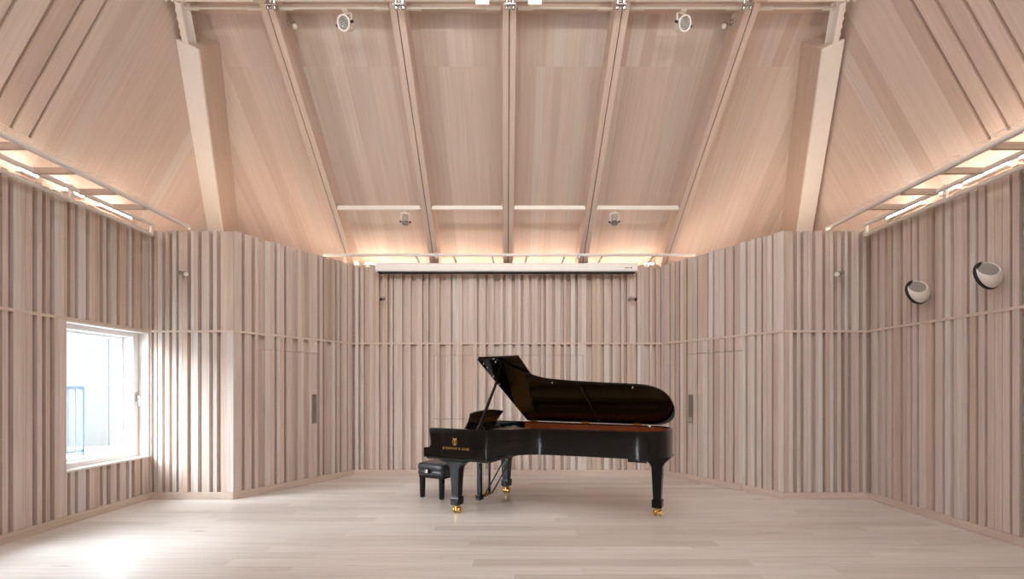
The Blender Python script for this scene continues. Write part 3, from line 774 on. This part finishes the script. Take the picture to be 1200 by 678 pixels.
# ------------------------------------------------------------------ grand piano (local x along the strings, y from treble to bass)
pd=V((.887,-.462)); rzp=math.atan2(pd.y,pd.x)
piano=empty('grand_piano',(-1.027,5.619,0),'black concert grand piano with open lid in the middle of the floor','piano',None,rzp)
W=1.51; ZRT=.99; ZRB=.70
def catmull(pts,n=8):
    out=[]
    for i in range(1,len(pts)-2):
        p0,p1,p2,p3=[V(p) for p in pts[i-1:i+3]]
        for k in range(n):
            t=k/n
            out.append(.5*((2*p1)+(-p0+p2)*t+(2*p0-5*p1+4*p2-p3)*t*t+(-p0+3*p1-3*p2+p3)*t**3))
    out.append(V(pts[-2])); return out
ctrl=[(.50,0),(.60,0),(.76,0),(.825,.006),(.875,.04),(.96,.145),(1.05,.250),(1.13,.335),(1.21,.400),(1.32,.446),(1.55,.490),(1.87,.533),(2.2,.566),(2.36,.588),(2.46,.632),(2.545,.73),(2.595,.88),(2.605,1.08),(2.57,1.29),(2.48,1.44),(2.34,1.503),(2.2,1.51),(1.6,1.51),(.60,1.51),(.5,1.51)]
out=catmull(ctrl,8)
def offset(pts,dist):
    r=[]
    for i,p in enumerate(pts):
        t=(pts[min(i+1,len(pts)-1)]-pts[max(i-1,0)]).normalized()
        r.append(p+V((-t.y,t.x))*dist)      # left of travel = inside (outline runs tail-wards on the treble side)
    return r
inn=offset(out,.062)
q=MB()
def v3(p,z): return V((p.x,p.y,z))
q.rings([[v3(p,ZRB) for p in out],[v3(p,ZRT-.008) for p in out],[v3(p,ZRT) for p in offset(out,.008)],[v3(p,ZRT) for p in offset(out,.03)],[v3(p,ZRT-.012) for p in offset(out,.034)]],False,False,0,True,closed=False)
q.rings([[v3(p,ZRT-.012) for p in offset(out,.034)],[v3(p,ZRT-.016) for p in inn],[v3(p,ZRB) for p in inn],[v3(p,ZRB) for p in out]],False,False,1,True,closed=False)
q.build('rim',[BLACKP,MAHOG],piano,sharp=40)
# arms with the scrolled cheek
def arm(w0,w1):
    prof=[(0,.667),(0,.745),(.004,.757),(.015,.762),(.062,.764),(.080,.770),(.092,.786),(.098,.810),(.096,.86),(.086,.92),(.082,.955),(.084,.982),(.092,ZRT),(.601,ZRT),(.601,.667)]
    q=MB(); q.rings([[V((u,w,z)) for u,z in prof] for w in (w0,w1)],smooth=False)
    o=q.build('arm',BLACKP,piano,bevel=.003)
    return o
arm(0,.062); arm(W-.062,W)
# lower part of the treble side under the rim up to the corner
q=MB(); q.rings([[v3(p,z) for p in out[:30]]+[v3(p,z) for p in inn[:30][::-1]] for z in (.667,ZRB+.001)],smooth=False); 
q.build('apron',BLACKP,piano)
q=MB(); q.bx(.015,.86,.03,W-.03,.628,.664); q.build('key_bed',BLACKS,piano,bevel=.006)
q=MB(); q.bx(.004,.86,-.004,W+.004,.650,.6665); q.build('moulding',BLACKP,piano,bevel=.004)
q=MB(); q.bx(.004,.03,.063,W-.063,.667,.735); q.build('key_slip',BLACKP,piano,bevel=.004)
for w0 in (.063,W-.115):
    q=MB(); q.bx(.03,.20,w0,w0+.052,.667,.765); q.build('key_block',BLACKP,piano,bevel=.005)
# keyboard
q=MB(); kw=(W-.24)/52
for i in range(52): q.bx(.032,.185,.118+i*kw,.118+(i+1)*kw-.0012,.700,.742)
q.build('white_keys',IVORY,piano)
q=MB()
for i in range(51):
    if (i%7) in (0,2,3,5,6): q.bx(.082,.185,.118+(i+1)*kw-.0055,.118+(i+1)*kw+.0055,.742,.754)
q.build('black_keys',BLACKS,piano)
q=MB(); q.rings([[V((u,w,z)) for u,z in ((.19,.70),(.19,.76),(.21,.80),(.235,.935),(.25,.945),(.262,.935),(.262,.70))] for w in (.063,W-.063)],smooth=False); q.build('fallboard',BLACKP,piano,bevel=.003)
# iron plate, soundboard, wrest plank
def inside(zz,dist,umin,name,m,thick=.012):
    ii=[p for p in offset(out,dist) if p.x>=umin]
    pts=[V((umin,dist))]+ii+[V((umin,W-dist))]
    q=MB(); q.rings([[v3(p,zz) for p in pts],[v3(p,zz+thick) for p in pts]],smooth=False); return q.build(name,m,piano)
inside(.78,.063,.55,'soundboard',SPRUCE)
# plate with struts
q=MB(); pts_in=offset(out,.11)
q.bx(.42,.70,.064,W-.064,.880,.905)
q.build('pin_block',GOLDP,piano,bevel=.004)
q=MB()
o2=[p for p in offset(out,.064)]; i2=[p for p in offset(out,.16)]
q.rings([[v3(p,.868) for p in o2],[v3(p,.884) for p in o2],[v3(p,.884) for p in i2],[v3(p,.868) for p in i2],[v3(p,.868) for p in o2]],False,False,0,False,closed=False)
for w0,u1 in ((.64,2.24),(.82,2.40),(1.0,2.45),(1.22,2.5)): q.bx(.70,u1,w0-.016,w0+.016,.868,.912)
q.build('iron_plate',GOLDP,piano,bevel=.003)
q=MB()
for k in range(88):
    w=.12+k*(W-.26)/88; q.cyl((.50+.10*(k%3)/3,w,.905),(.50+.10*(k%3)/3,w,.935),.0034,n=6)
q.build('tuning_pins',CHROME,piano)['kind']='stuff'
q=MB()
for k in range(60):
    w=.13+k*(W-.28)/60; u1=min(2.35,.98+k*.029); q.cyl((.62,w,.905),(min(u1,2.3) if w>.66 else .95+max(0,w-.13)*.9,w,.893),.0014,n=4)
q.build('strings',CHROME,piano)
q=MB(); q.bx(.262,.40,.064,W-.064,.90,.918); q.build('music_tray',BLACKP,piano,bevel=.003)
# music desk
q=MB(); n=24; rows=[]
for z_,uu,ww in ((0,.300,0),(1,.430,0)): pass
def desk(t,s,off):
    # t 0..1 bottom-top, s -1..1 across
    half=.37+.035*t**2 - .02*math.sin(math.pi*t)
    arch=.030*(1-s*s)*t
    u=.315+.125*t; z=.925+.215*t+arch
    nn=V((-.86,0,.5)); return V((u,.735+half*s,z))+nn*off
for off in (0,.016):
    pass
g=[[ [desk(t/6,-1+2*k/n,off) for k in range(n+1)] for t in range(7)] for off in (0,.016)]
for gi,gg in enumerate(g): q.rings(gg,False,False,0,True,closed=False)
edge=lambda gg:[gg[0][k] for k in range(n+1)]+[gg[t][n] for t in range(1,7)]+[gg[6][k] for k in range(n-1,-1,-1)]+[gg[t][0] for t in range(5,0,-1)]
q.rings([edge(g[0]),edge(g[1])],False,False,0,False)
q.build('music_desk',BLACKP,piano)
q=MB(); q.bar((.325,.36,.935),(.325,1.11,.935),.05,.012); q.bar((.30,.37,.945),(.30,1.10,.945),.010,.02); q.build('desk_ledge',BLACKP,piano,bevel=.002)
for w in (.55,.95):
    q=MB(); q.bar((.43,w,1.03),(.50,w,.925),.014,.008); q.build('desk_strut',BLACKS,piano)

# lid
AL=math.radians(30.3); HZ=.997; ca,sa=math.cos(AL),math.sin(AL); ln=V((0,sa,ca))
def lidp(u,w,off): 
    d=W-w; return V((u,W-d*ca,HZ+d*sa))+ln*off
UL=.61
lo=[p for p in offset(out,-.012) if p.x>=UL and not(p.y>W-.001 and p.x<2.2)]
lo=[V((UL,-.012))]+[p for p in lo if p.y<W]+[V((2.25,W+.004)),V((UL,W+.004))]
q=MB(); q.rings([[lidp(p.x,p.y,o) for p in lo] for o in (0,.022)],smooth=False)
q.build('lid',BLACKP,piano,bevel=.004,seg=2)
q=MB(); q.rings([[lidp(u,w,o) for u,w in ((UL+.002,-.012),(UL+.515,-.012),(UL+.515,W-.01),(UL+.002,W-.01))] for o in (.025,.046)],smooth=False)
q.build('folded_lid_flap',BLACKP,piano,bevel=.004)
q=MB()
for w in (.10,.36,.62,.88,1.14,1.40): q.cyl(lidp(UL-.004,w-.03,.024),lidp(UL-.004,w+.03,.024),.006,n=8)
q.build('flap_hinge',BRASS,piano)
# lid underside: cross batten and bumpers
q=MB(); q.bar(lidp(1.67,.57,-.008),lidp(1.65,1.44,-.008),.028,.014,ln); q.build('lid_batten',BLACKS,piano,bevel=.003)
for u,w in ((.66,.06),(.665,.14),(.65,.34),(.645,.52),(.83,.03),(1.35,.49),(2.25,.60)):
    q=MB(); c=lidp(u,w,0); q.cyl(c,c-ln*.014,.009,.007,n=12); q.build('bumper',RUBBER,piano)
for u in (.72,1.45,2.12):
    q=MB(); q.bx(u-.05,u+.05,W-.05,W-.012,ZRT-.002,ZRT+.004); q.cyl((u-.05,W-.006,ZRT+.005),(u+.05,W-.006,ZRT+.005),.006,n=8)
    c0=lidp(u-.05,W-.05,-.004); q.box(c0,V((.10,0,0)),(lidp(u-.05,W-.012,-.004)-c0),ln*.0035); q.build('hinge',BRASS,piano)
# lid prop
pa=V((.70,.045,.955)); pb=lidp(.645,W-1.06,-.004)
q=MB(); n_=6
dd=(pb-pa).normalized()
sx=dd.cross(V((1,0,0))).normalized(); sz=V((1,0,0))
q.rings([[pa.lerp(pb,t)+sx*a*wd+sz*b*.011 for a,b in ((-1,-1),(1,-1),(1,1),(-1,1))] for t,wd in ((0,.026),(.05,.030),(.12,.020),(.6,.016),(1,.011))],smooth=False)
q.build('lid_prop',BLACKS,piano,bevel=.003)
q=MB(); q.cyl(pa+V((-.03,.0,-.0)),pa+V((.03,0,0)),.012,n=10); q.bx(.655,.745,.02,.055,ZRT-.035,ZRT-.008); q.build('prop_hinge',BRASS,piano)

# legs with castors
def leg(u,w,top,tail=False):
    q=MB()
    if not tail: S=[(top,.205,.062),(top-.018,.205,.062),(top-.024,.19,.060),(top-.034,.150,.058),(top-.052,.112,.057),(top-.076,.084,.056),(top-.104,.066,.055),(top-.135,.060,.0545)]
    else: S=[(top,.16,.12),(top-.02,.16,.12),(top-.024,.145,.11),(top-.045,.135,.10),(top-.065,.115,.085),(top-.09,.088,.07),(top-.115,.070,.060),(top-.15,.060,.055)]
    S+=[(.192,.043,.043),(.188,.054,.054),(.178,.057,.057),(.110,.055,.055),(.100,.050,.050),(.094,.035,.035)]
    q.rings([[V((a*hu,b*hw,z)) for a,b in ((-1,-1),(1,-1),(1,1),(-1,1))] for z,hu,hw in S],smooth=False)
    o=q.build('leg',BLACKL,piano,bevel=.003); o.location=(u,w,0)
    c=MB(); c.cyl((0,0,.05),(0,0,.096),.016,n=14); c.lathe([(.030,.076),(.036,.080),(.036,.090),(.030,.094)],None,18)
    c.bx(-.012,.012,-.028,.028,.03,.078)
    for s in (-1,1):
        c.lathe([(.020,-.015),(.036,-.013),(.039,-.008),(.039,.008),(.036,.013),(.020,.015)],Matrix.Translation((.004,0,.039))@Matrix.Rotation(math.radians(s*6),4,'Z')@Matrix.Translation((s*.030,0,0))@Matrix.Rotation(math.pi/2,4,'Y'),22)
    c.cyl((-.055,0,.039),(.055,0,.039),.009,n=10)
    c.build('castor',BRASS,o,bevel=0)
leg(.35,.17,.628); leg(.35,1.385,.628); leg(2.44,1.10,.70,True)
q=MB(); q.bx(2.22,2.42,.62,.66,.66,.699); q.bx(2.28,2.34,.58,.63,.675,.699); q.build('under_brace',BLACKS,piano,bevel=.004)
# pedal lyre
ly=MB(); ly.bx(.335,.405,.595,.69,.060,.125); ly.bx(.358,.384,.69,.90,.075,.105); L_=ly.build('pedal_lyre',BLACKL,piano,bevel=.005)
for w,k0 in ((.642,1),(.885,.45)):
    q=MB(); q.rings([[V((.37+a*.026*k0,w+b*.026*k*k0,z)) for a,b in ((-1,-1),(1,-1),(1,1),(-1,1))] for z,k in ((.10,1.2),(.16,1.05),(.40,1.0),(.60,1.1),(.628,1.5))],smooth=False); q.build('lyre_post',BLACKL,L_,bevel=.003)
for w in (.73,.78,.83):
    q=MB(); q.cyl((.375,w,.10),(.375,w,.63),.0035,n=8); q.build('pedal_rod',STEEL,L_)
    q=MB()
    pr=[(.392,.098,.010),(.36,.106,.012),(.32,.100,.014),(.27,.086,.017),(.23,.075,.020),(.205,.068,.018),(.197,.062,.012)]
    q.rings([[V((u,w+a*hw,z+b*.009)) for a,b in ((-1,-1),(1,-1),(1,1),(-1,1))] for u,z,hw in pr],smooth=False); q.build('pedal',BRASS,L_,bevel=.002)
for w in (.66,.86):
    q=MB(); q.cyl((.42,w,.10),(.74,w,.632),.009,n=10); q.build('lyre_brace',BLACKS,L_)

# lettering and lyre emblem on the treble side
def text_part(body,size,u0,u1,z,name):
    cu=bpy.data.curves.new(name,'FONT'); cu.body=body; cu.size=size; cu.extrude=.0008; cu.align_x='CENTER'; cu.space_character=1.15
    ob=bpy.data.objects.new(name,cu); C.objects.link(ob); bpy.context.view_layer.update()
    me=bpy.data.meshes.new_from_object(ob.evaluated_get(bpy.context.evaluated_depsgraph_get())); bpy.data.objects.remove(ob)
    xs_=[v.co.x for v in me.vertices]; s=(u1-u0)/(max(xs_)-min(xs_)); mid=(max(xs_)+min(xs_))/2
    M=Matrix.Translation(((u0+u1)/2,-.0012,z))@Matrix.Rotation(math.pi/2,4,'X')@Matrix.Diagonal((s,s*1.05,1,1))@Matrix.Translation((-mid,0,0))
    me.transform(M); me.materials.clear(); me.materials.append(BRASS)
    o=bpy.data.objects.new(name,me); C.objects.link(o); o.parent=piano; return o
text_part('STEINWAY & SONS',.05,.275,.625,.757,'lettering')
q=MB(); cz=.850; cu_=.437
for s in (-1,1):
    pts=[(0.0,-.036),(.022,-.032),(.032,-.012),(.026,.008),(.016,.022),(.020,.036),(.030,.040)]
    q.tube([V((cu_+s*a,-.002,cz+b)) for a,b in pts],.0032,8)
for a in (-.010,0,.010): q.tube([V((cu_+a,-.002,cz-.030)),V((cu_+a,-.002,cz+.026))],.0022,6)
q.tube([V((cu_-.020,-.002,cz+.026)),V((cu_+.020,-.002,cz+.026))],.0035,6)
q.tube([V((cu_-.014,-.002,cz-.042)),V((cu_+.014,-.002,cz-.042))],.0035,6)
q.torus((cu_,-.002,cz+.014),(0,1,0),.012,.003,20,6)
q.build('lyre_emblem',BRASS,piano)

# ------------------------------------------------------------------ bench
def loc(u,w): return V((-1.027+.887*u+.462*w,5.619-.462*u+.887*w,0))
bc=loc(-.335,.82); bench=empty('piano_bench',bc,'black tufted leather piano bench with silver side knobs','bench',None,rzp)
hu,hw=.222,.262
q=MB(); bm=bmesh.new()
# cushion: rounded box with a pinched waist
N_=10
rg=[]
def sup(h,a,b,k,z):
    r=[]
    for i in range(40):
        t=2*math.pi*i/40; c,s=math.cos(t),math.sin(t)
        r.append(V((a*math.copysign(abs(c)**k,c),b*math.copysign(abs(s)**k,s),z)))
    return r
sec=[(.300,.93),(.305,.965),(.325,.99),(.345,.995),(.362,.985),(.372,.97),(.380,.985),(.398,1.0),(.425,1.0),(.445,.985),(.458,.95),(.466,.88),(.470,.72),(.470,.4),(.470,.05)]
for z,k in sec: rg.append(sup(0,hu*k,hw*k,.22,z))
q.rings(rg,True,True); q.build('cushion',LEATHER,bench,sharp=60)
q=MB()
for i in range(3):
    for j in range(5):
        q.lathe([(.012,0),(.010,.004),(.004,.006)],Matrix.Translation((-.11+.11*i,-.19+.095*j,.468)),10)
q.build('tuft_buttons',LEATHER,bench)
q=MB(); q.bx(-hu*.88,hu*.88,-hw*.90,hw*.90,.272,.301); q.build('bench_frame',BLACKP,bench,bevel=.004)
for a in (-1,1):
    for b in (-1,1):
        q=MB(); q.rings([[V((a*.155+x*k,b*.212+y*k,z)) for x,y in ((-1,-1),(1,-1),(1,1),(-1,1))] for z,k in ((.012,.024),(.272,.028))],smooth=False); o=q.build('leg',BLACKP,bench,bevel=.002)
        q=MB(); q.cyl((a*.155,b*.212,0),(a*.155,b*.212,.0121),.014,n=12); q.build('foot_glide',CHROME,o)
for b in (-1,1):
    q=MB(); q.lathe([(.034,0),(.036,.004),(.030,.010),(.016,.014)],Matrix.Translation((-.02,b*hw*.985,.372))@Matrix.Rotation(math.pi/2*(1 if b<0 else -1),4,'X'),20); q.build('knob_rosette',BLACKP,bench)
    q=MB(); q.lathe([(.012,0),(.012,.018),(.026,.020),(.028,.028),(.028,.040),(.024,.046),(.012,.048)],Matrix.Translation((-.02,b*hw*.985+b*.012,.372))@Matrix.Rotation(math.pi/2*(1 if b<0 else -1),4,'X'),20); o=q.build('height_knob',CHROME,bench); o['label']='silver knob'

# ------------------------------------------------------------------ light, sky, camera
wd=bpy.data.worlds.new('overcast_sky'); bpy.context.scene.world=wd; wd.use_nodes=True
nt=wd.node_tree; bg=nt.nodes['Background']; bg.inputs['Color'].default_value=(.87,.94,1,1)
tc=nt.nodes.new('ShaderNodeTexCoord'); sp=nt.nodes.new('ShaderNodeSeparateXYZ'); nt.links.new(tc.outputs['Generated'],sp.inputs[0])
mx=nt.nodes.new('ShaderNodeMath'); mx.operation='MAXIMUM'; mx.inputs[1].default_value=0; nt.links.new(sp.outputs['Z'],mx.inputs[0])
mr=nt.nodes.new('ShaderNodeMapRange'); mr.inputs['From Min'].default_value=.05; mr.inputs['From Max'].default_value=1; mr.inputs['To Min'].default_value=2.2; mr.inputs['To Max'].default_value=4.0   # overcast: brightest overhead
nt.links.new(mx.outputs[0],mr.inputs['Value']); nt.links.new(mr.outputs['Result'],bg.inputs['Strength'])
sl=bpy.data.lights.new('hazy_sun','SUN'); sl.energy=34; sl.angle=math.radians(64); sl.color=(.88,.94,1)
so=bpy.data.objects.new('hazy_sun',sl); C.objects.link(so); so.rotation_euler=V((.56,.70,-.46)).to_track_quat('-Z','Y').to_euler()
# added wash lamps on an unseen bar, brightening the back wall and slope
wash=empty('lighting_bar',(0,.8,5.25),'added cream bar above the camera, carrying the unseen wash lamps','lighting bar')
q=MB(); q.cyl((-3.3,0,0),(3.3,0,0),.024,n=14); q.build('bar',CREAM,wash)
for x in (-2.4,-.8,.8,2.4):
    e=lamp('stage_spotlight',V((x,.8,5.25-.024)),.24,.16,(-x*.06,.97,-.26),'added unseen wash lamp above the camera','added wash lamps',.2,CREAM)
    l=bpy.data.lights.new('added_wash','AREA'); l.shape='DISK'; l.size=.30; l.energy=WASH_FILL; l.color=(1,.98,.955); l.spread=math.radians(95)
    o=bpy.data.objects.new('added_wash',l); C.objects.link(o); aim=V((-x*.06,.97,-.26)).normalized()
    o.location=V((x,.8,5.25-.264))+aim*.07; o.rotation_euler=(-aim).to_track_quat('Z','Y').to_euler()
# added fill lamps in the flat ceiling, out of view, brightening the floor
for x in (-2.0,0.0,2.0):
    for y in (-1.2,1.2,3.6):
        e=empty('ceiling_fill_lamp',(x,y,H+KT),'added round fill lamp in the flat top of the ceiling','ceiling lamp','added fill lamps')
        q=MB(); q.torus((0,0,-.01),(0,0,1),.40,.02,40,8); q.build('rim_ring',WHITE,e)
        q=MB(); q.cyl((0,0,-.012),(0,0,-.004),.40,n=40); q.build('diffuser',LAMPG,e)
        l=bpy.data.lights.new('ceiling_fill_light','AREA'); l.shape='DISK'; l.size=.76; l.energy=CEIL_FILL; l.color=(.94,.965,1)
        o=bpy.data.objects.new('ceiling_fill_light',l); C.objects.link(o); o.location=(x,y,H+KT-.02)
def portal(loc,rot,sx,sy):
    l=bpy.data.lights.new('sky_portal','AREA'); l.shape='RECTANGLE'; l.size=sx; l.size_y=sy; l.cycles.is_portal=True
    o=bpy.data.objects.new('sky_portal',l); C.objects.link(o); o.location=loc; o.rotation_euler=rot
portal((xw-.12,(WY0+YS)/2,(WZ0+WZ1)/2),(0,-math.pi/2,0),WZ1-WZ0,YS-WY0)
portal((xw-.12,(W2Y0+W2Y1)/2,(WZ0+WZ1)/2),(0,-math.pi/2,0),WZ1-WZ0,W2Y1-W2Y0)
portal(((RX0+RX1)/2,YR-.22,1.52),(math.pi/2,0,0),RX1-RX0,2.35)

cam=bpy.data.cameras.new('camera'); co=bpy.data.objects.new('camera',cam); C.objects.link(co)
co.location=(0,0,H); co.rotation_euler=(math.pi/2,0,0)
cam.sensor_width=36; cam.lens=F/1200*36; cam.shift_y=(PY0-339)/1200; cam.clip_start=.05; cam.clip_end=200
bpy.context.scene.camera=co
sc=bpy.context.scene
sc.view_settings.view_transform='Standard'; sc.view_settings.look='None'; sc.view_settings.gamma=1; sc.view_settings.use_curve_mapping=False
sc.view_settings.exposure=0.1
sc.cycles.use_denoising=True
sc.cycles.max_bounces=12; sc.cycles.diffuse_bounces=6; sc.cycles.sample_clamp_indirect=8
